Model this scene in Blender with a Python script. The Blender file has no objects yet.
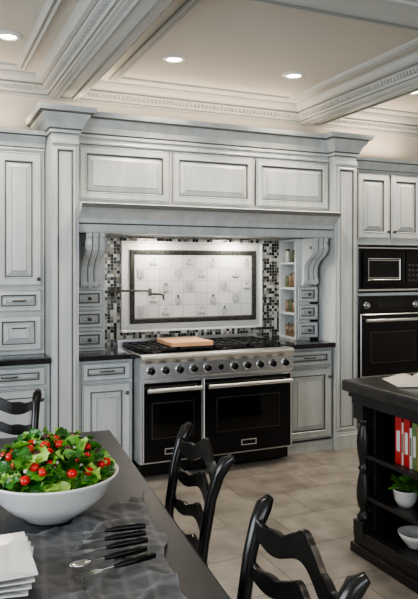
import bpy, bmesh, math, random
from mathutils import Vector, Matrix
random.seed(7)
S=bpy.context.scene
pi=math.pi
try:
    S.view_settings.look='AgX - Medium High Contrast'
except Exception: pass
# ---------------------------------------------------------------- materials
def nmat(name):
    m=bpy.data.materials.new(name); m.use_nodes=True
    nt=m.node_tree; b=nt.nodes['Principled BSDF']
    return m,nt,b
def mat(name,col,rough=.5,metal=0,col2=None,nscale=8,bump=0,bscale=60,stretch=None,coat=0,emit=None,trans=0,spec=.5,rp=(.35,.65)):
    m,nt,b=nmat(name)
    b.inputs['Base Color'].default_value=(*col,1)
    b.inputs['Roughness'].default_value=rough
    b.inputs['Metallic'].default_value=metal
    b.inputs['Coat Weight'].default_value=coat
    b.inputs['Specular IOR Level'].default_value=spec
    b.inputs['Transmission Weight'].default_value=trans
    if emit:
        b.inputs['Emission Color'].default_value=(*emit[0],1); b.inputs['Emission Strength'].default_value=emit[1]
    if col2 or bump:
        tc=nt.nodes.new('ShaderNodeTexCoord'); mp=nt.nodes.new('ShaderNodeMapping')
        nt.links.new(tc.outputs['Object'],mp.inputs[0])
        if stretch: mp.inputs['Scale'].default_value=stretch
    if col2:
        n=nt.nodes.new('ShaderNodeTexNoise'); n.inputs['Scale'].default_value=nscale; n.inputs['Detail'].default_value=5
        r=nt.nodes.new('ShaderNodeValToRGB'); r.color_ramp.elements[0].color=(*col,1); r.color_ramp.elements[1].color=(*col2,1)
        r.color_ramp.elements[0].position=rp[0]; r.color_ramp.elements[1].position=rp[1]
        nt.links.new(mp.outputs[0],n.inputs['Vector']); nt.links.new(n.outputs['Fac'],r.inputs[0]); nt.links.new(r.outputs[0],b.inputs['Base Color'])
    if bump:
        n=nt.nodes.new('ShaderNodeTexNoise'); n.inputs['Scale'].default_value=bscale
        bp=nt.nodes.new('ShaderNodeBump'); bp.inputs['Strength'].default_value=bump; bp.inputs['Distance'].default_value=.01
        nt.links.new(mp.outputs[0],n.inputs['Vector']); nt.links.new(n.outputs['Fac'],bp.inputs['Height']); nt.links.new(bp.outputs[0],b.inputs['Normal'])
    return m
PAINT=mat('cabinet_paint',(.57,.60,.595),.36,col2=(.47,.505,.505),nscale=4,stretch=(3,3,.6))
GLAZE=mat('cabinet_glaze',(.13,.13,.12),.5)
TRIM=mat('beam_paint',(.48,.49,.475),.45)
TRIMG=mat('beam_glaze',(.22,.22,.20),.5)
CEIL=mat('ceiling_paint',(.58,.545,.485),.6)
WALLM=mat('wall_paint',(.62,.57,.50),.7)
STEEL=mat('stainless_steel',(.76,.77,.78),.30,1,bump=.05,bscale=40,stretch=(1,1,40))
CHROME=mat('polished_nickel',(.62,.63,.64),.18,1)
PEWTER=mat('pewter_hardware',(.12,.11,.10),.35,.9)
BLACKE=mat('black_enamel',(.006,.006,.007),.16,spec=.35)
GLASSB=mat('black_oven_glass',(.003,.003,.003),.04,spec=.55)
IRON=mat('cast_iron',(.010,.010,.011),.5)
GRANITE=mat('black_granite',(.008,.008,.009),.10,col2=(.025,.025,.028),nscale=120)
CHAIRB=mat('black_chair_lacquer',(.006,.006,.006),.24,col2=(.012,.011,.010),nscale=12)
ISL=mat('black_island_paint',(.008,.008,.009),.34,col2=(.018,.016,.015),nscale=10)
ISLTOP=mat('island_top_wood',(.018,.017,.017),.22,col2=(.032,.029,.027),nscale=4,stretch=(8,1,1))
TABLE=mat('table_slate_wood',(.024,.025,.028),.42,col2=(.031,.032,.036),nscale=5,stretch=(8,1,1),bump=.03,spec=.4)
CERAM=mat('white_ceramic',(.74,.74,.72),.12,coat=.5)
WHITET=mat('white_tile_trim',(.68,.68,.66),.2)
RELIEF=mat('relief_glaze',(.48,.49,.48),.25)
DARKT=mat('dark_liner_tile',(.018,.019,.018),.5,col2=(.06,.058,.05),nscale=60,spec=.25)
WOOD=mat('cutting_board_maple',(.50,.28,.15),.45,col2=(.62,.37,.21),nscale=5,stretch=(1,12,12))
LIGHTD=mat('lamp_lens',(1,.95,.85),.5,emit=((1,.88,.70),18))
TOM=mat('tomato_red',(.55,.012,.008),.15,coat=.4)
OLIVE=mat('beet_purple',(.07,.008,.02),.3)
FETA=mat('feta_white',(.8,.78,.7),.7)
LEAF=mat('lettuce_green',(.045,.19,.015),.38,col2=(.16,.38,.04),nscale=22,bump=.4,bscale=70)
LEAF2=mat('spinach_dark',(.012,.075,.010),.33,col2=(.045,.19,.02),nscale=25,bump=.4,bscale=70)
LEAF3=mat('lettuce_light',(.24,.46,.06),.4,col2=(.40,.58,.14),nscale=20)
PLEAF=mat('plant_leaf',(.05,.20,.02),.4,col2=(.14,.36,.06),nscale=20)
SOIL=mat('soil',(.03,.02,.012),.9)
RED=mat('book_red',(.42,.02,.02),.4); ORG=mat('book_orange',(.50,.18,.05),.4); WHT=mat('book_white',(.60,.60,.56),.5)
GRN=mat('book_green',(.12,.20,.07),.4); PAGE=mat('book_pages',(.70,.66,.56),.8)
PRINT=mat('printed_page',(.66,.64,.58),.7,col2=(.25,.24,.23),nscale=90,stretch=(1,6,1),rp=(.48,.62))
JAR=mat('spice_jar_glass',(.20,.13,.08),.15,coat=.4); JAR2=mat('spice_jar_green',(.10,.12,.06),.2); LID=mat('jar_lid',(.08,.07,.06),.4)
GLASS=mat('window_glass',(.8,.88,.95),.05,trans=1)
MWIN=mat('micro_window',(.012,.012,.013),.12)
m,nt,b=nmat('floor_stone_tile'); FLOORM=m
tc=nt.nodes.new('ShaderNodeTexCoord'); br=nt.nodes.new('ShaderNodeTexBrick'); mp=nt.nodes.new('ShaderNodeMapping')
mp.inputs['Location'].default_value=(.13,.1,0)
nt.links.new(tc.outputs['Object'],mp.inputs[0]); nt.links.new(mp.outputs[0],br.inputs['Vector'])
br.inputs['Scale'].default_value=1; br.inputs['Brick Width'].default_value=.6; br.inputs['Row Height'].default_value=.4
br.inputs['Mortar Size'].default_value=.005; br.inputs['Color1'].default_value=(.24,.223,.20,1); br.inputs['Color2'].default_value=(.195,.182,.165,1); br.inputs['Mortar'].default_value=(.13,.122,.11,1)
nz=nt.nodes.new('ShaderNodeTexNoise'); nz.inputs['Scale'].default_value=6; nz.inputs['Detail'].default_value=9
nt.links.new(tc.outputs['Object'],nz.inputs['Vector'])
mx=nt.nodes.new('ShaderNodeMix'); mx.data_type='RGBA'; mx.blend_type='OVERLAY'; mx.inputs['Factor'].default_value=.75
nt.links.new(br.outputs['Color'],mx.inputs[6]); nt.links.new(nz.outputs['Fac'],mx.inputs[7]); nt.links.new(mx.outputs[2],b.inputs['Base Color'])
b.inputs['Roughness'].default_value=.33
bp=nt.nodes.new('ShaderNodeBump'); bp.inputs['Strength'].default_value=.25; bp.inputs['Distance'].default_value=.003; bp.invert=True
nt.links.new(br.outputs['Fac'],bp.inputs['Height']); nt.links.new(bp.outputs[0],b.inputs['Normal'])
def cellmat(name,sx,sz,stops,grout,gw,rough=.2,offx=0,offz=0):
    m,nt,b=nmat(name); N=nt.nodes.new; L=nt.links.new
    tc=N('ShaderNodeTexCoord'); sp=N('ShaderNodeSeparateXYZ'); L(tc.outputs['Object'],sp.inputs[0])
    def mth(op,a,bv=None):
        n=N('ShaderNodeMath'); n.operation=op
        if isinstance(a,(int,float)): n.inputs[0].default_value=a
        else: L(a,n.inputs[0])
        if bv is not None:
            if isinstance(bv,(int,float)): n.inputs[1].default_value=bv
            else: L(bv,n.inputs[1])
        return n.outputs[0]
    xs=mth('DIVIDE',mth('SUBTRACT',sp.outputs[0],offx),sx); zs=mth('DIVIDE',mth('SUBTRACT',sp.outputs[2],offz),sz)
    cb=N('ShaderNodeCombineXYZ'); L(mth('FLOOR',xs),cb.inputs[0]); L(mth('FLOOR',zs),cb.inputs[1])
    wn=N('ShaderNodeTexWhiteNoise'); wn.noise_dimensions='3D'; L(cb.outputs[0],wn.inputs['Vector'])
    r=N('ShaderNodeValToRGB'); r.color_ramp.interpolation='CONSTANT'
    e=r.color_ramp.elements
    e[0].position=0; e[0].color=(*stops[0][1],1); e[1].position=stops[1][0]; e[1].color=(*stops[1][1],1)
    for p,c in stops[2:]:
        q=e.new(p); q.color=(*c,1)
    L(wn.outputs['Value'],r.inputs[0])
    fx=mth('ABSOLUTE',mth('SUBTRACT',mth('FRACT',xs),.5)); fz=mth('ABSOLUTE',mth('SUBTRACT',mth('FRACT',zs),.5))
    gx=mth('GREATER_THAN',fx,.5-gw/sx); gz=mth('GREATER_THAN',fz,.5-gw/sz); g=mth('MAXIMUM',gx,gz)
    mx=N('ShaderNodeMix'); mx.data_type='RGBA'; L(g,mx.inputs[0]); L(r.outputs[0],mx.inputs[6]); mx.inputs[7].default_value=(*grout,1)
    L(mx.outputs[2],b.inputs['Base Color'])
    rr=mth('ADD',mth('MULTIPLY',g,.5),rough); L(rr,b.inputs['Roughness'])
    bp=N('ShaderNodeBump'); bp.inputs['Strength'].default_value=.5; bp.inputs['Distance'].default_value=.002; bp.invert=True
    L(g,bp.inputs['Height']); L(bp.outputs[0],b.inputs['Normal'])
    return m
MOSAIC=cellmat('glass_mosaic',.0265,.0265,[(0,(.010,.011,.011)),(.31,(.11,.115,.105)),(.45,(.47,.47,.44)),(.66,(.24,.235,.20)),(.80,(.03,.035,.035)),(.89,(.58,.58,.56))],(.33,.33,.30),.0014,.15)
WTILE=cellmat('white_field_tile',.1075,.1025,[(0,(.70,.70,.68)),(.5,(.64,.64,.63))],(.33,.33,.31),.0019,.2,offx=1.602,offz=1.117)
m,nt,b=nmat('plaid_linen'); PLAID=m
tc=nt.nodes.new('ShaderNodeTexCoord')
def wave(rot,sc):
    mp=nt.nodes.new('ShaderNodeMapping'); mp.inputs['Rotation'].default_value=(0,0,rot); nt.links.new(tc.outputs['Object'],mp.inputs[0])
    w=nt.nodes.new('ShaderNodeTexWave'); w.inputs['Scale'].default_value=sc; nt.links.new(mp.outputs[0],w.inputs['Vector'])
    r=nt.nodes.new('ShaderNodeValToRGB'); r.color_ramp.elements[0].position=.82; r.color_ramp.elements[1].position=.93
    r.color_ramp.elements[0].color=(.055,.057,.062,1); r.color_ramp.elements[1].color=(.12,.12,.125,1)
    nt.links.new(w.outputs['Fac'],r.inputs[0]); return r.outputs[0]
mx=nt.nodes.new('ShaderNodeMix'); mx.data_type='RGBA'; mx.inputs[0].default_value=.5
nt.links.new(wave(.15,5),mx.inputs[6]); nt.links.new(wave(.15+pi/2,5),mx.inputs[7]); nt.links.new(mx.outputs[2],b.inputs['Base Color'])
b.inputs['Roughness'].default_value=.65; b.inputs['Sheen Weight'].default_value=.2
# ---------------------------------------------------------------- mesh builder
class MB:
    def __init__(s): s.v=[];s.f=[];s.m=[];s.s=[];s.mats=[]
    def mi(s,mt):
        if mt not in s.mats: s.mats.append(mt)
        return s.mats.index(mt)
    def add(s,vs,fs,mt,sm=False):
        o=len(s.v); s.v+= [tuple(v) for v in vs]; k=s.mi(mt)
        for f in fs: s.f.append(tuple(i+o for i in f)); s.m.append(k); s.s.append(sm)
    def box(s,x0,x1,y0,y1,z0,z1,mt):
        vs=[(x,y,z) for z in (z0,z1) for y in (y0,y1) for x in (x0,x1)]
        s.add(vs,[(0,2,3,1),(4,5,7,6),(0,1,5,4),(2,6,7,3),(0,4,6,2),(1,3,7,5)],mt)
    def tube(s,pts,rad,mt,seg=12,cap=True,sm=True):
        pts=[Vector(p) for p in pts]; n=len(pts)
        if isinstance(rad,(int,float)): rad=[rad]*n
        t0=(pts[1]-pts[0]).normalized(); up=Vector((0,0,1)) if abs(t0.z)<.9 else Vector((1,0,0))
        a=t0.cross(up).normalized(); vs=[];fs=[]
        for i,p in enumerate(pts):
            t=(pts[min(i+1,n-1)]-pts[max(i-1,0)]).normalized()
            a=(a-t*a.dot(t)).normalized(); bb=t.cross(a)
            for j in range(seg):
                an=2*pi*j/seg; vs.append(p+(a*math.cos(an)+bb*math.sin(an))*rad[i])
        for i in range(n-1):
            for j in range(seg):
                k=(j+1)%seg; fs.append((i*seg+j,i*seg+k,(i+1)*seg+k,(i+1)*seg+j))
        s.add(vs,fs,mt,sm)
        if cap:
            s.add(vs[:seg],[tuple(range(seg))[::-1]],mt); s.add(vs[-seg:],[tuple(range(seg))],mt)
    def lathe(s,o,prof,mt,seg=24,axis=(0,0,1),sm=True):
        ax=Vector(axis).normalized(); o=Vector(o)
        up=Vector((1,0,0)) if abs(ax.x)<.9 else Vector((0,1,0))
        a=ax.cross(up).normalized(); bb=ax.cross(a); vs=[];fs=[]
        for r,h in prof:
            for j in range(seg):
                an=2*pi*j/seg; vs.append(o+ax*h+(a*math.cos(an)+bb*math.sin(an))*max(r,1e-4))
        for i in range(len(prof)-1):
            for j in range(seg):
                k=(j+1)%seg; fs.append((i*seg+j,i*seg+k,(i+1)*seg+k,(i+1)*seg+j))
        s.add(vs,fs,mt,sm)
    def sphere(s,o,r,mt,seg=12,sc=(1,1,1)):
        vs=[];fs=[];R=seg//2
        for i in range(R+1):
            for j in range(seg):
                th=pi*i/R; an=2*pi*j/seg; rr=max(math.sin(th),1e-3)
                vs.append((o[0]+r*sc[0]*rr*math.cos(an),o[1]+r*sc[1]*rr*math.sin(an),o[2]+r*sc[2]*math.cos(th)))
        for i in range(R):
            for j in range(seg):
                k=(j+1)%seg; fs.append((i*seg+j,i*seg+k,(i+1)*seg+k,(i+1)*seg+j))
        s.add(vs,fs,mt,True)
    def rings(s,o,U,V,N,w,h,prof,mats,cap):
        o=Vector(o);U=Vector(U);V=Vector(V);N=Vector(N)
        vs=[]
        for ins,out in prof:
            for (a,c) in ((ins,ins),(w-ins,ins),(w-ins,h-ins),(ins,h-ins)):
                vs.append(o+U*a+V*c+N*out)
        for i in range(len(prof)-1):
            s.add(vs[i*4:i*4+8],[(j,(j+1)%4,4+(j+1)%4,4+j) for j in range(4)],mats[i])
        s.add(vs[-4:],[(0,1,2,3)],cap)
    def prism(s,poly,fn,d0,d1,mt):
        n=len(poly); vs=[fn(a,c,d0) for a,c in poly]+[fn(a,c,d1) for a,c in poly]
        s.add(vs,[(i,(i+1)%n,n+(i+1)%n,n+i) for i in range(n)]+[tuple(range(n))[::-1],tuple(range(n,2*n))],mt)
    def sweep(s,path,prof,mt,closed=False,mt2=None,mt2idx=()):
        P=[Vector((p[0],p[1])) for p in path]; n=len(P); segn=n if closed else n-1
        nr=[]
        for i in range(segn):
            d=(P[(i+1)%n]-P[i]).normalized(); nr.append(Vector((d.y,-d.x)))
        vs=[];k=len(prof)
        for i in range(n):
            if closed: n1,n2=nr[i-1],nr[i]
            else: n1=nr[max(i-1,0)]; n2=nr[min(i,segn-1)]
            mm=(n1+n2)/(1+n1.dot(n2))
            for o,z in prof: vs.append((P[i].x+mm.x*o,P[i].y+mm.y*o,z))
        for q in range(k-1):
            fs=[]
            for i in range(segn):
                a=i*k;b2=((i+1)%n)*k; fs.append((a+q,b2+q,b2+q+1,a+q+1))
            s.add(vs,fs,mt2 if (mt2 and q in mt2idx) else mt)
        if not closed:
            s.add(vs[:k],[tuple(range(k))],mt); s.add(vs[-k:],[tuple(range(k))[::-1]],mt)
    def build(s,name,parent=None,bevel=0,loc=(0,0,0),rot=(0,0,0),subs=0):
        me=bpy.data.meshes.new(name); me.from_pydata(s.v,[],s.f)
        for mt in s.mats: me.materials.append(mt)
        me.polygons.foreach_set('material_index',s.m); me.polygons.foreach_set('use_smooth',s.s)
        bm=bmesh.new(); bm.from_mesh(me)
        bmesh.ops.recalc_face_normals(bm,faces=bm.faces); bm.to_mesh(me); bm.free(); me.update()
        ob=bpy.data.objects.new(name,me); S.collection.objects.link(ob)
        ob.location=loc; ob.rotation_euler=rot
        if parent: ob.parent=parent
        if bevel:
            md=ob.modifiers.new('bevel','BEVEL'); md.width=bevel; md.segments=2; md.limit_method='ANGLE'; md.angle_limit=math.radians(50)
        return ob
def empty(name,loc=(0,0,0),rot=(0,0,0)):
    e=bpy.data.objects.new(name,None); S.collection.objects.link(e); e.location=loc; e.rotation_euler=rot; e.empty_display_size=.1; return e
X=(1,0,0);Z=(0,0,1);NY=(0,-1,0)
def door(mb,x0,x1,z0,z1,y,t=.022,fr=.05,pm=None,gm=None):
    pm=pm or PAINT; gm=gm or GLAZE
    w=x1-x0;h=z1-z0; fr=min(fr,min(w,h)*.24); rb=min(.035,min(w,h)*.14)
    prof=[(0,0),(0,t-.005),(.005,t),(.007,t-.002),(.010,t),(fr,t),(fr+.004,t+.004),(fr+.009,t-.002),(fr+.012,t-.013),(fr+.018,t-.014),(fr+.018+rb,t-.001),(fr+.021+rb,t+.001)]
    mats=[gm,pm,pm,gm,pm,pm,pm,gm,gm,pm,gm]
    mb.rings((x0,y,z0),X,Z,NY,w,h,prof,mats,pm)
def knob(mb,x,y,z):
    mb.lathe((x,y,z),[(.006,0),(.005,.012),(.013,.018),(.015,.024),(.010,.030),(.0,.031)],PEWTER,14,axis=NY)
def pull(mb,x,y,z,w=.10):
    mb.tube([(x-w/2,y,z),(x-w/2,y-.022,z),(x-w/2+.008,y-.027,z),(x+w/2-.008,y-.027,z),(x+w/2,y-.022,z),(x+w/2,y,z)],.0048,PEWTER,8)
# ---------------------------------------------------------------- room
WY=5.17
mb=MB(); mb.box(-2.6,5.6,-2.8,5.4,-.1,0,FLOORM); mb.build('floor')
mb=MB(); mb.box(-2.6,5.6,WY,5.4,0,3.1,WALLM); mb.build('wall_back')
mb=MB(); mb.box(5.5,5.6,-2.8,WY,0,3.1,WALLM); mb.build('wall_right')
def wallwin(name,axis,c,a0,a1,w0,w1,z0,z1):
    mb=MB()
    def bx(p0,p1,q0,q1):
        if axis=='x': mb.box(c-.1,c,p0,p1,q0,q1,WALLM)
        else: mb.box(p0,p1,c-.1,c,q0,q1,WALLM)
    bx(a0,w0,0,3.1); bx(w1,a1,0,3.1); bx(w0,w1,0,z0); bx(w0,w1,z1,3.1); mb.build(name)
wallwin('wall_left','x',-2.5,-2.8,WY,.2,3.0,.9,2.4)
wallwin('wall_front','y',-2.7,-2.5,5.5,-1.2,3.4,.7,2.5)
def win(name,axis,c,w0,w1,z0,z1):
    mb=MB()
    def bx(p0,p1,q0,q1,d0,d1,mt):
        if axis=='x': mb.box(c-d1,c-d0,p0,p1,q0,q1,mt)
        else: mb.box(p0,p1,c-d1,c-d0,q0,q1,mt)
    n=4
    for i in range(n+1):
        p=w0+(w1-w0)*i/n; bx(p-.03,p+.03,z0,z1,.02,.08,TRIM)
    for q in (z0+.03,(z0+z1)/2,z1-.03): bx(w0,w1,q-.03,q+.03,.021,.079,TRIM)
    bx(w0,w1,z0,z1,.047,.053,GLASS)
    mb.build(name)
win('window_1','x',-2.5,.2,3.0,.9,2.4); win('window_2','y',-2.7,-1.2,3.4,.7,2.5)
mb=MB(); mb.box(-2.6,5.6,-2.8,5.4,3.0,3.1,CEIL); mb.build('ceiling')
bx_=[(-1.13,-.93),(.93,1.12),(3.20,3.37),(5.35,5.5)]
by_=[(-1.6,-1.3),(.45,.72),(2.52,2.86)]
mb=MB()
BZ=2.84
for i,(a,c) in enumerate(bx_): mb.box(a,c,-2.7,WY,BZ,3.0,TRIM)
xs=[-2.5]+[v for p in bx_ for v in p]+[5.5]
for (a,c) in by_:
    for i in range(0,len(xs)-1,2):
        if xs[i+1]-xs[i]>.1: mb.box(xs[i],xs[i+1],a,c,BZ-.001,3.0,TRIM)
for (a,c) in bx_[1:3]:
    for y0,y1 in ((2.92,5.05),(.8,2.48)):
        mb.rings((a+.03,y0,BZ),(1,0,0),(0,1,0),(0,0,-1),c-a-.06,y1-y0,[(0,0),(0,.010),(.012,.014),(.02,.006),(.026,.003)],[TRIM,TRIM,TRIMG,TRIMG],TRIM)
for x0,x1 in ((1.16,3.16),(3.41,5.3),(-.89,.89)):
    mb.rings((x0,2.55,BZ-.001),(1,0,0),(0,1,0),(0,0,-1),x1-x0,.28,[(0,0),(0,.010),(.012,.014),(.02,.006),(.026,.003)],[TRIM,TRIM,TRIMG,TRIMG],TRIM)
mb.build('ceiling_beams',bevel=.003)
mb=MB()
ys=[-2.7]+[v for p in by_ for v in p]+[WY]
cp=[(0,2.845),(.018,2.845),(.018,2.865),(.03,2.87),(.045,2.90),(.075,2.925),(.075,2.94),(.10,2.945),(.118,2.962),(.13,2.985),(.13,3.0)]
for i in range(0,len(xs)-1,2):
    if xs[i+1]-xs[i]<.3: continue
    for j in range(0,len(ys)-1,2):
        x0,x1,y0,y1=xs[i],xs[i+1],ys[j],ys[j+1]
        if y1-y0<.3: continue
        path=[(x0,y0),(x0,y1),(x1,y1),(x1,y0)]
        mb.sweep(path,cp,TRIM,closed=True,mt2=TRIMG,mt2idx=(2,5))
        r=.22
        path2=[(x0+r,y0+r),(x0+r,y1-r),(x1-r,y1-r),(x1-r,y0+r)]
        mb.sweep(path2,[(0,3.0),(0,2.985),(.012,2.974),(.028,2.98),(.036,2.982),(.05,2.972),(.07,2.985),(.075,3.0)],TRIM,closed=True,mt2=TRIMG,mt2idx=(3,))
        if y0>2 :
            k=int((y1-y0-.2)/.035)
            for q in range(k):
                yy=y0+.1+q*.035
                mb.box(x0+.03,x0+.066,yy,yy+.02,2.885,2.918,TRIM); mb.box(x1-.066,x1-.03,yy,yy+.02,2.885,2.918,TRIM)
            k=int((x1-x0-.2)/.035)
            for q in range(k):
                xx=x0+.1+q*.035
                mb.box(xx,xx+.02,y0+.03,y0+.066,2.885,2.918,TRIM); mb.box(xx,xx+.02,y1-.066,y1-.03,2.885,2.918,TRIM)
mb.build('trim_1')
def recessed(x,y,e=1):
    mb=MB()
    mb.lathe((x,y,3.0),[(.052,-.001),(.052,-.012),(.058,-.016),(.085,-.010),(.09,-.0005)],CERAM,28)
    mb.lathe((x,y,3.0),[(.052,-.006),(.0,-.006)],LIGHTD,28)
    mb.build('recessed_light')
    l=bpy.data.lights.new('spot','SPOT'); l.energy=78*e; l.color=(1,.86,.69); l.spot_size=math.radians(120); l.spot_blend=.8; l.shadow_soft_size=.05
    o=bpy.data.objects.new('ceiling_spot_lamp',l); S.collection.objects.link(o); o.location=(x,y,2.97)
for x in (.51,1.63,2.60,3.74,4.8): recessed(x,4.30)
for x in (.2,2.2,4.2): recessed(x,1.7,.6)
# ---------------------------------------------------------------- base cabinets
def basecab(name,x0,x1,doors,yf=4.66):
    mb=MB(); mb.box(x0,x1,yf,WY-.01,.10,.865,PAINT); mb.box(x0+.0,x1-.0,yf+.05,WY-.01,0,.10,GLAZE)
    mb.box(x0,x1,yf-.012,yf+.02,.0,.085,PAINT)
    for (a,c) in doors:
        door(mb,a,c,.715,.845,yf,fr=.03); pull(mb,(a+c)/2,yf-.022,.785)
        door(mb,a,c,.115,.695,yf)
        knob(mb,c-.03,yf-.022,.62)
    return mb.build(name,bevel=.002)
basecab('base_cabinet',-1.4,.833,[(-1.2,-.68),(-.66,-.22),(-.2,.28),(.31,.80)])
basecab('base_cabinet',1.04,1.435,[(1.06,1.415)])
basecab('base_cabinet',2.715,3.193,[(2.735,3.175)])
def counter(name,x0,x1,yf=4.60):
    mb=MB(); mb.box(x0,x1,yf,WY-.018,.867,.905,GRANITE); mb.build(name,bevel=.006)
counter('countertop',-1.42,.833); counter('countertop',1.037,1.438); counter('countertop',2.712,3.193)
CR=lambda z0,h,o:[(0,z0),(.012,z0),(.012,z0+h*.12),(.02*o,z0+h*.18),(.035*o,z0+h*.42),(.07*o,z0+h*.66),(.07*o,z0+h*.74),(.095*o,z0+h*.80),(.105*o,z0+h*.92),(.11*o,z0+h),(0,z0+h)]
mb=MB(); yf=4.87
mb.box(-1.4,.833,yf,WY-.01,.906,2.40,PAINT)
xs2=[-1.22,-.88,-.54,-.20,.14,.48,.82]
for i in range(6):
    a=xs2[i]+.01;c=xs2[i+1]-.01
    door(mb,a,c,1.40,2.36,yf,fr=.055); knob(mb,c-.025 if i%2 else a+.025,yf-.022,1.45)
    door(mb,a,c,1.215,1.375,yf,fr=.03); pull(mb,(a+c)/2,yf-.022,1.295,.09)
    door(mb,a,c,.935,1.19,yf,fr=.035); pull(mb,(a+c)/2,yf-.022,1.10,.09)
mb.sweep([(-1.4,yf),(.833,yf)],CR(2.38,.13,.9),PAINT,mt2=GLAZE,mt2idx=(2,6))
mb.build('wall_cabinet',bevel=.002)
# ---------------------------------------------------------------- range mantel
PL0,PL1,PR0,PR1=.84,1.03,3.20,3.42; YP=4.62; YH=4.72; YC=4.87
for a,c in((PL0,PL1),(PR0,PR1)):
    mb=MB()
    mb.box(a,c,YP,WY-.01,0,2.475,PAINT)
    mb.rings((a+.02,YP,.16),X,Z,NY,c-a-.04,2.22,[(0,0),(0,.008),(.008,.012),(.02,.010),(.026,.002),(.032,.001)],[PAINT,PAINT,PAINT,GLAZE,GLAZE],PAINT)
    mb.box(a,c,YP-.02,YP+.0,0,.12,PAINT); mb.box(a,c,YP-.012,YP,.12,.14,PAINT)
    mb.sweep([(a,YP),(c,YP)],[(0,2.40),(.012,2.405),(.012,2.425),(0,2.43)],PAINT)
    mb.build('pilaster',bevel=.002)
mb=MB()
mb.box(PL1+.002,PR0-.002,YH,WY-.01,1.81,2.52,PAINT)
for a,c in((1.05,1.745),(1.77,2.465),(2.49,3.18)): door(mb,a,c,2.03,2.415,YH,t=.026,fr=.045)
pth=[(PL0,WY-.02),(PL0,YP),(PL1,YP),(PL1,YH),(PR0,YH),(PR0,YP),(PR1,YP),(PR1,WY-.02)]
mb.sweep(pth,CR(2.48,.17,1.0),PAINT,mt2=GLAZE,mt2idx=(2,6))
mb.box(PL0+.002,PR1-.002,YP+.11,WY-.02,2.48,2.60,PAINT); mb.box(PL0+.002,PL1-.002,YP+.005,YP+.2,2.48,2.64,PAINT); mb.box(PR0+.002,PR1-.002,YP+.005,YP+.2,2.48,2.64,PAINT)
mb.sweep([(PL1+.003,YH),(PR0-.003,YH)],[(0,2.428),(.014,2.43),(.018,2.44),(.014,2.45),(0,2.452)],PAINT,mt2=GLAZE,mt2idx=(0,3))
mb.sweep([(PL1+.003,YP),(PR0-.003,YP)],[(-.10,1.785),(-.04,1.785),(-.034,1.80),(-.034,1.845),(-.015,1.855),(-.015,1.885),(.01,1.91),(.05,1.94),(.085,1.955),(.09,1.985),(.07,1.995),(-.10,2.0)],PAINT,mt2=GLAZE,mt2idx=(3,8))
mb.box(PL1+.003,PR0-.003,YH-.0,WY-.012,1.79,1.812,STEEL)
for hx in (1.75,2.45):
    mb.lathe((hx,4.98,1.79),[(.05,-.001),(.05,-.008),(.042,-.010),(.042,-.004),(0,-.004)],CERAM,20)
mb.build('range_hood_mantel',bevel=.002)
def corbel(mb,x0,x1,y):
    P=[(0,1.38),(.025,1.38),(.045,1.40),(.05,1.44),(.04,1.49),(.05,1.54),(.09,1.59),(.15,1.625),(.19,1.66),(.205,1.70),(.195,1.745),(.205,1.76),(.205,1.783),(0,1.783)]
    mb.prism(P,lambda a,c,d:(d,y-a,c),x0,x1,PAINT)
    P2=[(a+.008 if a>0 else 0,c) for a,c in P[:-1]]+[(0,1.783)]
    w=(x1-x0)
    for f0,f1 in ((.08,.28),(.38,.62),(.72,.92)): mb.prism(P2,lambda a,c,d:(d,y-a,c),x0+w*f0,x0+w*f1,PAINT)
    P3=[(a+.002 if a>0 else 0,c) for a,c in P[:-1]]+[(0,1.783)]
    for f0,f1 in ((.31,.35),(.65,.69)): mb.prism(P3,lambda a,c,d:(d,y-a,c),x0+w*f0,x0+w*f1,GLAZE)
    mb.tube([(x0-.006,y-.165,1.70),(x1+.006,y-.165,1.70)],.036,PAINT,20); mb.tube([(x0-.01,y-.165,1.70),(x1+.01,y-.165,1.70)],.014,GLAZE,14)
    mb.tube([(x0-.004,y-.03,1.415),(x1+.004,y-.03,1.415)],.024,PAINT,16)
mb=MB()
mb.box(PL1+.005,1.285,YC,WY-.01,.906,1.783,PAINT)
for z in (.925,1.08,1.235):
    door(mb,1.05,1.27,z,z+.135,YC,t=.018,fr=.022); knob(mb,1.16,YC-.018,z+.067)
corbel(mb,1.095,1.235,YC)
mb.build('spice_cabinet',bevel=.002)
mb=MB(); xa=2.965
mb.box(xa,PR0-.005,YC,YC+.02,.906,1.783,PAINT); mb.box(xa,PR0-.005,WY-.03,WY-.01,.906,1.783,PAINT); mb.box(xa+.14,PR0-.005,YC,WY-.01,.906,1.783,PAINT)
for z in (.906,1.12,1.34,1.56,1.763): mb.box(xa,xa+.15,YC+.01,WY-.02,z,z+.02,PAINT)
for z in (.925,1.08,1.235):
    door(mb,xa+.015,PR0-.02,z,z+.135,YC,t=.018,fr=.022); knob(mb,(xa+PR0)/2,YC-.018,z+.067)
corbel(mb,3.02,3.16,YC)
mb.build('spice_cabinet',bevel=.002)
mb=MB()
for z in (.9265,1.1405,1.3605,1.5805):
    for i,yy in enumerate((4.93,4.985,5.04,5.095)):
        if z>1.5 and i==2: continue
        h=random.uniform(.07,.11); mt=random.choice([JAR,JAR2,WHT,JAR])
        mb.lathe((xa+.055,yy,z),[(0,0),(.021,0),(.021,h),(.014,h+.01)],mt,14)
        mb.lathe((xa+.055,yy,z+h+.008),[(.017,0),(.017,.02),(0,.02)],LID,14)
mb.build('spice_jars')
mb=MB(); mb.box(1.292,2.958,WY-.016,WY-.001,.907,1.783,MOSAIC); mb.build('backsplash_mosaic')
mb=MB(); x0,x1,z0,z1=1.49,2.785,1.005,1.75
mb.rings((x0,WY-.016,z0),X,Z,NY,x1-x0,z1-z0,[(0,0),(0,.018),(.006,.022),(.014,.020),(.02,.014),(.062,.014),(.066,.018),(.070,.018)],[WHITET]*7,WHITET)
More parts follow.
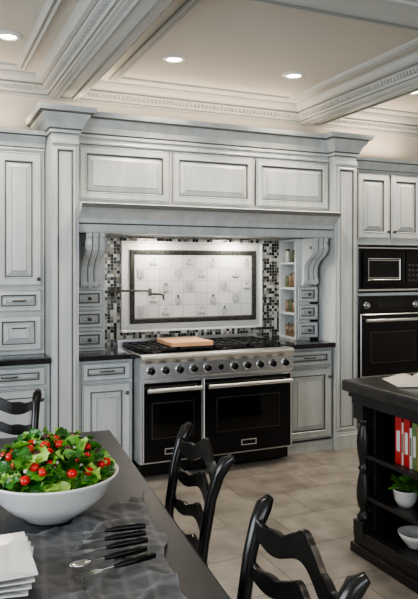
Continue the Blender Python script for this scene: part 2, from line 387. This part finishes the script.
mb.rings((x0+.070,WY-.032,z0+.070),X,Z,NY,x1-x0-.140,z1-z0-.140,[(0,0),(.0,.010),(.008,.014),(.034,.012),(.042,.004)],[DARKT]*4,WTILE)
y=WY-.0365
def leafrel(cx,cz,ang,L,w):
    pts=[];n=10
    for i in range(n+1): t=i/n; pts.append((L*t,w*math.sin(pi*t)))
    for i in range(n-1,0,-1): t=i/n; pts.append((L*t,-w*math.sin(pi*t)))
    ca,sa=math.cos(ang),math.sin(ang)
    mb.prism([(cx+a*ca-b_*sa,cz+a*sa+b_*ca) for a,b_ in pts],lambda a,c,d:(a,d,c),y,y-.006,RELIEF)
for k in range(10):
    for r_ in range(5):
        if (k*3+r_*2)%5>1: continue
        cx=1.602+(k+.5)*.1075; cz=1.117+(r_+.5)*.1025
        typ=(k+r_)%3
        if typ==0:
            mb.tube([(cx,y-.002,cz-.04),(cx+.005,y-.004,cz),(cx-.004,y-.004,cz+.04)],.0035,RELIEF,6)
            for q in range(3):
                zz=cz-.025+q*.024; leafrel(cx,zz,.6,.040,.010); leafrel(cx,zz,pi-.6,.040,.010)
        elif typ==1:
            mb.prism([(cx-.022,cz-.035),(cx+.022,cz-.035),(cx+.03,cz+.005),(cx-.03,cz+.005)],lambda a,c,d:(a,d,c),y,y-.007,RELIEF)
            for q in range(3): leafrel(cx-.015+q*.015,cz+.005,1.2+q*.35,.036,.009)
        else:
            mb.sphere((cx-.014,y,cz-.01),.021,RELIEF,12,(1,.35,1)); mb.sphere((cx+.018,y,cz-.014),.018,RELIEF,12,(1,.35,1)); leafrel(cx,cz+.01,1.1,.035,.009); leafrel(cx,cz+.01,2.2,.03,.008)
mb.build('backsplash_panel')
mb=MB(); zf=1.335; xf=1.43; yw=WY-.016
mb.lathe((xf,yw,zf),[(0,0),(.034,0),(.034,.008),(.016,.016),(.014,.06),(.0,.06)],PEWTER,20,axis=NY)
mb.tube([(xf,yw-.055,zf-.03),(xf,yw-.055,zf+.035)],.015,PEWTER,14)
mb.tube([(xf,yw-.055,zf+.012),(xf+.27,yw-.12,zf+.012)],.009,PEWTER,12)
mb.tube([(xf+.27,yw-.12,zf-.03),(xf+.27,yw-.12,zf+.03)],.015,PEWTER,14)
mb.tube([(xf+.27,yw-.12,zf-.014),(xf+.34,yw-.22,zf-.014),(xf+.345,yw-.23,zf-.02),(xf+.347,yw-.232,zf-.06)],.009,PEWTER,12)
mb.tube([(xf-.05,yw-.055,zf),(xf,yw-.055,zf)],.006,PEWTER,8)
mb.build('pot_filler_faucet')
# ---------------------------------------------------------------- range
RX0,RX1,RY=1.445,2.705,4.50
mb=MB()
mb.box(RX0,RX1,RY+.03,WY-.03,.11,.86,STEEL)
mb.box(RX0,RX1,RY+.03,WY-.03,.86,.897,STEEL)
mb.box(RX0+.02,RX1-.02,RY+.10,WY-.06,.0,.11,BLACKE)
mb.box(RX0+.01,RX1-.01,RY+.05,RY+.06,.02,.115,BLACKE)
P=[(.03,.725),(-.012,.725),(-.018,.735),(-.02,.84),(-.035,.865),(-.04,.88),(-.03,.895),(.0,.902),(.05,.902),(.05,.725)]
mb.prism(P,lambda a,c,d:(d,RY+a,c),RX0-.001,RX1+.001,STEEL)
ks=[RX0+.075+i*(RX1-RX0-.15)/10 for i in range(11)]
for i,kx in enumerate(ks):
    if i==5: continue
    mb.lathe((kx,RY-.018,.787),[(.034,0),(.034,.006),(.026,.010)],CHROME,20,axis=NY)
    mb.lathe((kx,RY-.024,.787),[(.025,0),(.024,.022),(.020,.030),(0,.031)],BLACKE,20,axis=NY)
    mb.box(kx-.004,kx+.004,RY-.062,RY-.05,.768,.808,BLACKE)
mb.lathe((ks[5],RY-.018,.787),[(.022,0),(.022,.008),(0,.009)],BLACKE,18,axis=NY)
def ovendoor(a,c,z0,z1):
    mb.rings((a,RY+.03,z0),X,Z,NY,c-a,z1-z0,[(0,0),(0,.040),(.006,.046)],[BLACKE,STEEL],BLACKE)
    w=c-a; wx0=a+w*.14; wx1=c-w*.14; wz0=z0+.17; wz1=z1-.15
    mb.rings((wx0,RY-.016,wz0),X,Z,NY,wx1-wx0,wz1-wz0,[(0,0),(0,.006),(.005,.006),(.008,.001)],[STEEL,PEWTER,BLACKE],GLASSB)
    hz=z1-.055
    mb.tube([(a+.02,RY-.065,hz),(c-.02,RY-.065,hz)],.016,STEEL,16)
    for hx in (a+.05,c-.05): mb.tube([(hx,RY-.014,hz),(hx,RY-.065,hz)],.011,STEEL,12)
    mb.rings(((a+c)/2-.065,RY-.016,z0+.05),X,Z,NY,.13,.045,[(0,0),(0,.004),(.002,.005),(.007,.005),(.008,.004)],[STEEL,STEEL,STEEL,STEEL],BLACKE)
mb.box(RX0,RX1,RY+.0,RY+.031,.115,.725,STEEL)
ovendoor(RX0+.018,RX0+.475,.125,.705); ovendoor(RX0+.492,RX1-.018,.125,.705)
mb.box(RX0+.03,RX1-.03,RY+.09,WY-.10,.897,.903,BLACKE)
mb.box(RX0,RX1,WY-.09,WY-.03,.897,.955,STEEL)
for i in range(4):
    gx0=RX0+.04+i*.296; gx1=gx0+.285
    for gy in (RY+.10,RY+.31,WY-.115):
        mb.box(gx0,gx1,gy,gy+.014,.915,.937,IRON)
    for gx in (gx0,gx0+.07,(gx0+gx1)/2-.006,gx1-.083,gx1-.013): mb.box(gx,gx+.013,RY+.10,WY-.101,.915,.936,IRON)
    for cy in (RY+.205,RY+.42):
        mb.lathe(((gx0+gx1)/2,cy,.903),[(.055,0),(.05,.008),(.035,.010),(.035,.02),(0,.021)],IRON,20)
        mb.box(gx0+.02,gx1-.02,cy-.005,cy+.005,.92,.938,IRON)
    for (fx,fy) in ((gx0+.006,RY+.105),(gx1-.007,RY+.105),(gx0+.006,WY-.11),(gx1-.007,WY-.11)): mb.box(fx-.006,fx+.006,fy,fy+.01,.902,.92,IRON)
mb.build('gas_range',bevel=.0015)
mb=MB(); mb.box(1.72,2.06,4.585,4.93,.9385,.972,WOOD); mb.build('cutting_board',bevel=.006)
# ---------------------------------------------------------------- tall oven cabinet
TX0,TX1,TY=3.425,4.27,4.70
ox0,ox1=3.475,4.185
mb=MB(); mb.box(TX0,ox0-.002,TY,WY-.01,.1,2.42,PAINT); mb.box(ox1+.002,TX1,TY,WY-.01,.1,2.42,PAINT)
mb.box(TX0,TX1,WY-.03,WY-.011,.1,2.42,PAINT)
mb.box(ox0-.002,ox1+.002,TY,WY-.02,1.735,2.42,PAINT); mb.box(ox0-.002,ox1+.002,TY,WY-.02,1.284,1.311,PAINT); mb.box(ox0-.002,ox1+.002,TY,WY-.02,.1,.556,PAINT)
mb.box(TX0,TX1,TY+.04,WY-.01,0,.1,GLAZE); mb.box(TX0,TX1,TY-.01,TY+.03,0,.09,PAINT)
door(mb,3.475,3.815,1.79,2.36,TY,fr=.05); door(mb,3.835,4.175,1.79,2.36,TY,fr=.05)
knob(mb,3.79,TY-.022,1.85); knob(mb,3.86,TY-.022,1.85)
door(mb,3.475,4.175,.13,.52,TY,fr=.05); pull(mb,3.82,TY-.022,.42,.12)
mb.sweep([(TX0,TY),(TX1,TY)],CR(2.375,.103,.9),PAINT,mt2=GLAZE,mt2idx=(2,6))
mb.build('tall_oven_cabinet',bevel=.002)
mb=MB(); mb.box(4.28,5.49,TY+.1,WY-.01,0,2.42,PAINT)
for a in (4.33,4.72,5.11): door(mb,a,a+.35,.13,1.2,TY+.1); door(mb,a,a+.35,1.25,2.4,TY+.1)
mb.build('pantry_cabinet',bevel=.002)
mb=MB()
mb.rings((ox0,TY+.02,1.315),X,Z,NY,ox1-ox0,.415,[(0,0),(0,.04),(.008,.044),(.03,.044),(.032,.040)],[STEEL,BLACKE,BLACKE,BLACKE],BLACKE)
mb.box(ox0+.02,ox1-.02,TY+.02,WY-.06,1.32,1.725,BLACKE)
mb.rings((ox0+.045,TY-.02,1.37),X,Z,NY,.46,.30,[(0,0),(0,.012),(.02,.016),(.055,.016),(.06,.012)],[BLACKE,BLACKE,BLACKE,STEEL],MWIN)
mb.rings((ox0+.10,TY-.034,1.44),X,Z,NY,.34,.16,[(0,0),(0,.003),(.006,.003)],[STEEL,STEEL],GLASSB)
mb.box(ox0+.52,ox0+.675,TY-.034,TY-.02,1.37,1.67,GLASSB)
for i in range(4):
    for j in range(3): mb.box(ox0+.54+j*.042,ox0+.565+j*.042,TY-.037,TY-.034,1.41+i*.045,1.43+i*.045,PEWTER)
mb.box(ox0+.01,ox1-.01,TY-.028,TY-.02,1.328,1.345,STEEL)
mb.box(ox0+.01,ox1-.01,TY-.028,TY-.02,1.70,1.712,STEEL)
mb.build('microwave_oven',bevel=.0015)
mb=MB()
mb.rings((ox0,TY+.02,.56),X,Z,NY,ox1-ox0,.72,[(0,0),(0,.04),(.006,.044)],[STEEL,BLACKE],BLACKE)
mb.box(ox0+.02,ox1-.02,TY+.02,WY-.06,.565,1.275,BLACKE)
mb.box(ox0+.01,ox1-.01,TY-.034,TY-.02,1.145,1.268,GLASSB)
for kx in (ox0+.08,ox0+.62): 
    mb.lathe((kx,TY-.034,1.205),[(.03,0),(.03,.005),(.022,.008),(.02,.03),(0,.031)],CHROME,18,axis=NY)
mb.box(ox0+.22,ox0+.48,TY-.037,TY-.033,1.18,1.235,MWIN)
mb.rings((ox0+.01,TY-.02,.58),X,Z,NY,ox1-ox0-.02,.55,[(0,0),(0,.02),(.01,.028)],[BLACKE,STEEL],BLACKE)
mb.rings((ox0+.11,TY-.048,.70),X,Z,NY,ox1-ox0-.22,.27,[(0,0),(0,.005),(.006,.005),(.008,.001)],[STEEL,PEWTER,BLACKE],GLASSB)
mb.tube([(ox0+.04,TY-.095,1.075),(ox1-.04,TY-.095,1.075)],.014,STEEL,14)
for hx in (ox0+.07,ox1-.07): mb.tube([(hx,TY-.045,1.075),(hx,TY-.095,1.075)],.011,STEEL,12)
mb.build('built_in_oven',bevel=.0015)
# ---------------------------------------------------------------- island
IX,IY=2.10,2.98
isl=empty('kitchen_island',(IX,IY,0))
mb=MB()
mb.box(0,1.2,-2.2,0,.862,.925,ISLTOP)
mb.build('top',isl,bevel=.014)
mb=MB()
mb.box(.04,1.16,-2.16,-.04,.80,.862,ISL); mb.box(.028,1.17,-2.17,-.028,.835,.862,ISL)
mb.box(.05,1.15,-2.15,-.05,0,.09,ISL); mb.box(.035,1.165,-2.165,-.035,0,.05,ISL)
mb.box(.05,1.15,-2.15,-.05,.09,.125,ISL)
mb.box(.42,1.15,-2.15,-.05,.125,.80,ISL)
for z in (.295,.515): mb.box(.075,.43,-2.12,-.08,z,z+.022,ISL)
for yy in (-1.12,): mb.box(.07,.43,yy-.02,yy+.02,.1,.81,ISL)
mb.box(.12,.43,-.14,-.055,.1,.81,ISL)
mb.build('carcass',isl,bevel=.003)
mb=MB()
tp=[(.026,.17),(.036,.19),(.036,.20),(.024,.215),(.020,.23),(.030,.25),(.038,.29),(.040,.33),(.034,.38),(.026,.42),(.022,.44),(.030,.45),(.030,.46),(.022,.47),(.026,.50),(.034,.54),(.038,.59),(.036,.63),(.026,.67),(.022,.69),(.032,.70),(.034,.71),(.026,.73)]
for yy in (-.09,-1.12,-2.1):
    mb.box(.045,.125,yy-.04,yy+.04,.09,.175,ISL); mb.box(.045,.125,yy-.04,yy+.04,.72,.80,ISL)
    mb.lathe((.085,yy,0),tp,ISL,24)
mb.build('turned_posts',isl,bevel=.002)
mb=MB(); mb.rings((1.10,-.05,.14),(-1,0,0),Z,(0,1,0),.9,.62,[(0,0),(0,.012),(.05,.012),(.06,.0),(.09,.008)],[ISL]*4,ISL); mb.build('end_panel',isl)
mb=MB(); yb=2.71
for i,(th,h,mt) in enumerate([(.05,.235,RED),(.012,.215,WHT),(.045,.24,RED),(.018,.20,WHT),(.035,.23,GRN),(.025,.22,ORG),(.03,.24,WHT),(.022,.2,RED),(.03,.225,GRN),(.026,.24,WHT)]):
    y1=yb-.03; yb2=y1-th
    mb.box(IX+.12,IX+.30,yb2,y1,.5375,.5375+h,mt); mb.box(IX+.14,IX+.303,yb2+.003,y1-.003,.5405,.5345+h,PAGE)
    mb.box(IX+.1185,IX+.1215,yb2+th*.25,y1-th*.25,.60,.60+h*.45,WHT if mt in (RED,GRN) else LID)
    yb=yb2+.0295
mb.build('cookbooks',bevel=.0015)
def leafmesh(mb,pos,d,nrm,L,W,curl,frill,mt,nu=4,nv=7):
    d=d.normalized(); sd=d.cross(nrm).normalized(); nn=sd.cross(d).normalized()
    ph=random.uniform(0,6.28); vs=[];fs=[]
    for j in range(nv+1):
        v=j/nv; w=W*(math.sin(pi*min(1,v*.93+.04))**.75)
        for i in range(-nu//2,nu//2+1):
            u=i/(nu/2)
            p=pos+d*(L*v)+sd*(w*u)+nn*(curl*L*(v*v)*-1+ .25*W*u*u + frill*W*math.sin(ph+v*11)*abs(u)**1.5*(1 if u>0 else -1))
            vs.append(p)
    k=nu+1
    for j in range(nv):
        for i in range(nu): fs.append((j*k+i,j*k+i+1,(j+1)*k+i+1,(j+1)*k+i))
    mb.add(vs,fs,mt,True)
pp=empty('potted_plant',(IX+.17,2.66,.3175))
mb=MB(); mb.lathe((0,0,0),[(0,0),(.04,0),(.055,.03),(.065,.08),(.068,.085),(.062,.085),(.055,.07),(0,.07)],CERAM,24); mb.lathe((0,0,.07),[(.055,0),(0,.004)],SOIL,20); mb.build('pot',pp)
mb=MB()
for i in range(60):
    an=random.uniform(0,2*pi); el=random.uniform(.1,1.3); st=Vector((0,0,.075)); dr=Vector((math.cos(an)*math.cos(el),math.sin(an)*math.cos(el),math.sin(el)))
    R=random.uniform(.03,.06); e=st+dr*R; mb.tube([st,e],.0015,PLEAF,5)
    leafmesh(mb,e,dr+Vector((0,0,-.1)),Vector((0,0,1))+dr*.3,.042,.018,.3,.1,PLEAF)
mb.build('foliage',pp)
mb=MB(); mb.lathe((IX+.18,2.60,.126),[(0,.004),(.03,.004),(.035,0),(.04,.005),(.075,.05),(.085,.075),(.082,.076),(.07,.05),(.03,.012),(0,.01)],CERAM,28); mb.build('ceramic_bowl')
mb=MB(); n=12
for sgn in (-1,1):
    vs=[];fs=[]
    for i in range(n+1):
        t=i/n; x=sgn*.16*t; z=.030*math.sin(pi*min(1,t*1.0)**.6)*(1-t*.5)+.006
        vs+=[(x,-.12,z),(x,.12,z),(x,-.12,.003),(x,.12,.003)]
    for i in range(n):
        a=i*4; fs+=[(a,a+4,a+5,a+1)]
    mb.add(vs,fs,PRINT,True)
    fs=[]
    for i in range(n):
        a=i*4; fs+=[(a,a+2,a+6,a+4),(a+1,a+5,a+7,a+3)]
    fs.append((n*4,n*4+1,n*4+3,n*4+2)); mb.add(vs,fs,PAGE)
mb.box(-.165,.165,-.125,.125,0,.003,LID)
mb.build('open_book',loc=(IX+.30,2.70,.9265),rot=(0,0,-.35))
# ---------------------------------------------------------------- table
TA=math.radians(-5.6)
tb=empty('dining_table',(.83,3.05,0),(0,0,TA))
mb=MB(); mb.box(-1.12,0,-2.35,0,.722,.76,TABLE); mb.build('tabletop',tb,bevel=.008)
mb=MB(); mb.box(-1.02,-.10,-2.25,-2.225,.62,.722,TABLE); mb.box(-1.02,-.10,-.125,-.10,.62,.722,TABLE)
mb.box(-1.02,-.995,-2.25,-.1,.62,.722,TABLE); mb.box(-.125,-.10,-2.25,-.1,.62,.722,TABLE); mb.build('apron',tb,bevel=.002)
mb=MB()
for lx in (-.97,-.15):
    for ly in (-2.2,-.15):
        mb.box(lx-.045,lx+.045,ly-.045,ly+.045,.60,.722,TABLE)
        mb.lathe((lx,ly,0),[(0,0),(.025,0),(.03,.03),(.02,.06),(.032,.2),(.042,.4),(.04,.52),(.028,.56),(.044,.58),(.044,.605)],TABLE,20)
mb.build('legs',tb)
# ---------------------------------------------------------------- chairs
def chair(loc,rz):
    e=empty('dining_chair',loc,(0,0,rz))
    W=.40
    mb=MB()
    pts=[]
    for (cx,cy,a0) in ((W/2-.035,.165,0),(-W/2+.035,.165,90),(-.235+.03,-.20,180),(.235-.03,-.20,270)):
        for q in range(5):
            a=math.radians(a0+q*22.5); pts.append((cx+.035*math.cos(a),cy+.035*math.sin(a)))
    mb.prism(pts,lambda a,c,d:(a,c,d),.425,.46,CHAIRB); mb.build('seat',e,bevel=.008)
    mb=MB()
    for sx in (-1,1):
        x=sx*W/2
        mb.tube([(x*.98,.255,0),(x,.225,.2),(x,.20,.42),(x*1.01,.205,.52),(x*1.03,.222,.66),(x*1.06,.245,.80),(x*1.09,.268,.875),(x*1.13,.29,.915),(x*1.17,.31,.932)],[.014,.017,.020,.019,.018,.018,.020,.022,.012],CHAIRB,14)
        mb.lathe((x*1.02,.212,.585),[(.019,-.012),(.024,-.006),(.024,.006),(.019,.012)],CHAIRB,14)
        fx=sx*.205
        mb.lathe((fx,-.19,0),[(0,0),(.014,0),(.018,.04),(.014,.07),(.020,.16),(.024,.28),(.018,.34),(.024,.36),(.024,.43)],CHAIRB,16)
        mb.tube([(fx,-.19,.20),(x,.225,.20)],[.009,.009],CHAIRB,10); mb.tube([(fx,-.19,.31),(x,.212,.31)],.009,CHAIRB,10)
    mb.tube([(-.205,-.19,.25),(0,-.19,.25),(.205,-.19,.25)],[.009,.015,.009],CHAIRB,10)
    mb.tube([(-.2,.22,.25),(.2,.22,.25)],.009,CHAIRB,10)
    mb.build('legs_and_posts',e)
    mb=MB()
    for (zc,h,amp) in ((.56,.040,.014),(.665,.044,.016),(.77,.048,.018),(.873,.062,.022)):
        yb=.20+(zc-.45)*.14; n=32; vs=[];fs=[]; ww=W*(1+.10*(zc-.5))
        for i in range(n+1):
            t=i/n; x=-ww/2+ww*t; wv=math.cos(2*pi*(t-.5)*1.5)
            yy=yb+.032*math.sin(pi*t)
            hh=h*(.62+.38*math.sin(pi*t))
            c=zc+amp*wv
            ztop=c+hh/2+(.010*max(0,math.cos(2*pi*(t-.5)*3))); zb=c-hh/2
            vs+=[(x,yy-.008,zb),(x,yy+.008,zb),(x,yy+.008+.006,ztop),(x,yy-.008+.006,ztop)]
        for i in range(n):
            a=i*4
            for q in range(4): fs.append((a+q,a+(q+1)%4,a+4+(q+1)%4,a+4+q))
        fs+= [(0,1,2,3),(n*4,n*4+3,n*4+2,n*4+1)]
        mb.add(vs,fs,CHAIRB)
    mb.build('back_slats',e,bevel=.003)
    return e
chair((.905-.285,2.13,0),-pi/2+TA)
chair((.79-.285,1.30,0),-pi/2+TA)
chair((.27,3.24-.25,0),TA)
# ---------------------------------------------------------------- salad bowl
sb=empty('salad_bowl',(.375,2.06,.7615))
mb=MB()
mb.lathe((0,0,0),[(0,.004),(.07,.004),(.078,0),(.085,.003),(.10,.018),(.135,.040),(.170,.075),(.192,.118),(.205,.132),(.207,.137),(.202,.139),(.186,.122),(.162,.078),(.12,.045),(.07,.025),(0,.022)],CERAM,64); mb.build('bowl',sb)
mb=MB()
def dome(r): return .128+.088*(1-(r/.19)**2)
mb.sphere((0,0,.105),.165,LEAF2,32,(1,1,.52))
for i in range(430):
    r=.172*math.sqrt(random.random()); an=random.uniform(0,2*pi)
    h=max(dome(r)+random.uniform(-.022,.018),.142)
    pos=Vector((r*math.cos(an),r*math.sin(an),h-.006))
    rad=Vector((math.cos(an),math.sin(an),0)); tn=random.uniform(0,2*pi)
    d=Vector((math.cos(tn),math.sin(tn),random.uniform(.0,.85)))+rad*.1
    nn=Vector((random.uniform(-.4,.4),random.uniform(-.4,.4),1))+rad*.6
    L=random.uniform(.042,.08)
    mt=random.choices([LEAF,LEAF2,LEAF3],[5,5,2.5])[0]
    if r>.13: d=Vector((-rad.y,rad.x,.35))*random.choice((-1,1))+rad*random.uniform(-.4,.15)
    leafmesh(mb,pos,d,nn,L,L*random.uniform(.28,.42),random.uniform(.0,.35),.28,mt)
mb.build('leaves',sb)
mb=MB()
cand=[]
for i in range(900):
    r=.168*math.sqrt(random.random()); an=random.uniform(0,2*pi); p=Vector((r*math.cos(an),r*math.sin(an)))
    if all((p-q).length>.031 for q in cand) : cand.append(p)
    if len(cand)>=46: break
for i,p in enumerate(cand):
    R=random.uniform(.012,.016); r=p.length
    mb.sphere((p.x,p.y,max(dome(r),.145)+.017+random.uniform(-.004,.008)),R,TOM if i%7 else OLIVE,16,(1,1,.9))
mb.build('cherry_tomatoes',sb)
mb=MB()
for i in range(26):
    r=.16*math.sqrt(random.random()); an=random.uniform(0,2*pi); q=random.uniform(.0025,.0045)
    x,y,z=r*math.cos(an),r*math.sin(an),dome(r)+.024
    mb.box(x-q,x+q,y-q*.8,y+q*.8,z-q,z+q,FETA)
mb.build('feta_crumbs',sb,bevel=.001)
# ---------------------------------------------------------------- cloth
mb=MB(); n=120; vs=[];fs=[]
c00=Vector((.06,1.05));c10=Vector((.50,1.05));c01=Vector((.20,1.84));c11=Vector((.69,2.12))
def cz(x,y_):
    return .003+.013*max(0,math.sin(x*27+y_*15+2.2*math.sin(y_*9)))**3+.012*max(0,math.sin(x*12-y_*30+1.9*math.sin(x*15)))**4+.003*math.sin(x*70+y_*40)**2
for j in range(n+1):
    for i in range(n+1):
        u=i/n;v=j/n
        p=(c00*(1-u)+c10*u)*(1-v)+(c01*(1-u)+c11*u)*v
        wob=.012*math.sin(v*17+u*3)+.008*math.sin(v*31)
        x=p.x+wob*(1 if u>.5 else .4); y_=p.y+.014*math.sin(u*13)*v
        vs.append((x,y_,.7612+cz(x,y_)))
for j in range(n):
    for i in range(n): a=j*(n+1)+i; fs.append((a,a+1,a+n+2,a+n+1))
mb.add(vs,fs,PLAID,True); mb.build('table_runner')
def fork(x,y,rz,kind):
    mb=MB()
    def flat(pts,th=.0022,mt=CHROME,z=0):
        mb.prism(pts,lambda a,c,d:(a,c,d+z),0,th,mt)
    mb.tube([(-.115,0,.004),(-.095,0,.006),(-.03,0,.006),(.0,0,.005)],[.007,.0095,.008,.005],BLACKE,12)
    flat([(0,-.003),(.03,-.0025),(.03,.0025),(0,.003)],z=.004)
    if kind=='fork':
        flat([(.03,-.003),(.045,-.011),(.062,-.012),(.062,.012),(.045,.011),(.03,.003)],z=.004)
        for k in range(4):
            c=-.0102+k*.0068; flat([(.06,c-.0016),(.105,c-.001),(.105,c+.001),(.06,c+.0016)],z=.004)
    else:
        mb.sphere((.065,0,.007),.02,CHROME,16,(1.5,.9,.2))
    mb.build(kind,loc=(x,y,.788),rot=(0,0,rz))
fork(.475,1.80,pi-.10,'fork'); fork(.46,1.745,pi-.02,'fork'); fork(.45,1.69,pi+.06,'fork'); fork(.43,1.63,pi+.12,'spoon'); fork(.44,1.575,pi+.2,'fork')
mb=MB()
def sqplate(z,rot):
    ca,sa=math.cos(rot),math.sin(rot)
    o=Vector((.12,1.66,z)); U=Vector((ca,sa,0));V=Vector((-sa,ca,0)); w=.26
    mb.rings(o-U*w/2-V*w/2,U,V,Vector((0,0,1)),w,w,[(.05,0),(.0,.010),(.0,.013),(.05,.006)],[CERAM]*3,CERAM)
for i in range(4): sqplate(.786+i*.011,-.2+.06*i)
mb.build('plate_stack',bevel=.001)
# ---------------------------------------------------------------- lights
def area(name,loc,rot,sx,sy,e,col):
    l=bpy.data.lights.new(name,'AREA'); l.shape='RECTANGLE'; l.size=sx; l.size_y=sy; l.energy=e; l.color=col
    o=bpy.data.objects.new(name,l); S.collection.objects.link(o); o.location=loc; o.rotation_euler=rot; return o
area('window_daylight_left',(-2.4,1.6,1.65),(0,-pi/2,0),1.5,2.8,112,(.88,.94,1))
area('window_daylight_front',(1.1,-2.55,1.6),(pi/2,0,0),4.6,1.8,118,(.90,.95,1))
area('hood_lamp_1',(1.75,4.98,1.775),(0,0,0),.12,.12,6,(1,.91,.78))
area('hood_lamp_2',(2.45,4.98,1.775),(0,0,0),.12,.12,6,(1,.91,.78))
area('cove_lamp_1',(2.1,4.95,2.72),(pi,0,0),2.0,.1,7,(1,.82,.62))
area('cove_lamp_2',(0.0,5.0,2.56),(pi,0,0),1.4,.1,6,(1,.82,.62))
area('cove_lamp_3',(3.9,5.0,2.60),(pi,0,0),.8,.1,5,(1,.82,.62))
w=bpy.data.worlds.new('world'); S.world=w; w.use_nodes=True
w.node_tree.nodes['Background'].inputs[0].default_value=(.75,.85,1,1); w.node_tree.nodes['Background'].inputs[1].default_value=.8
c=bpy.data.cameras.new('camera'); co=bpy.data.objects.new('camera',c); S.collection.objects.link(co); S.camera=co
co.location=(0,0,1.53); co.rotation_euler=(pi/2,0,math.radians(-23.8)); c.sensor_width=36; c.lens=39.4; c.shift_y=-.0526; c.clip_start=.05
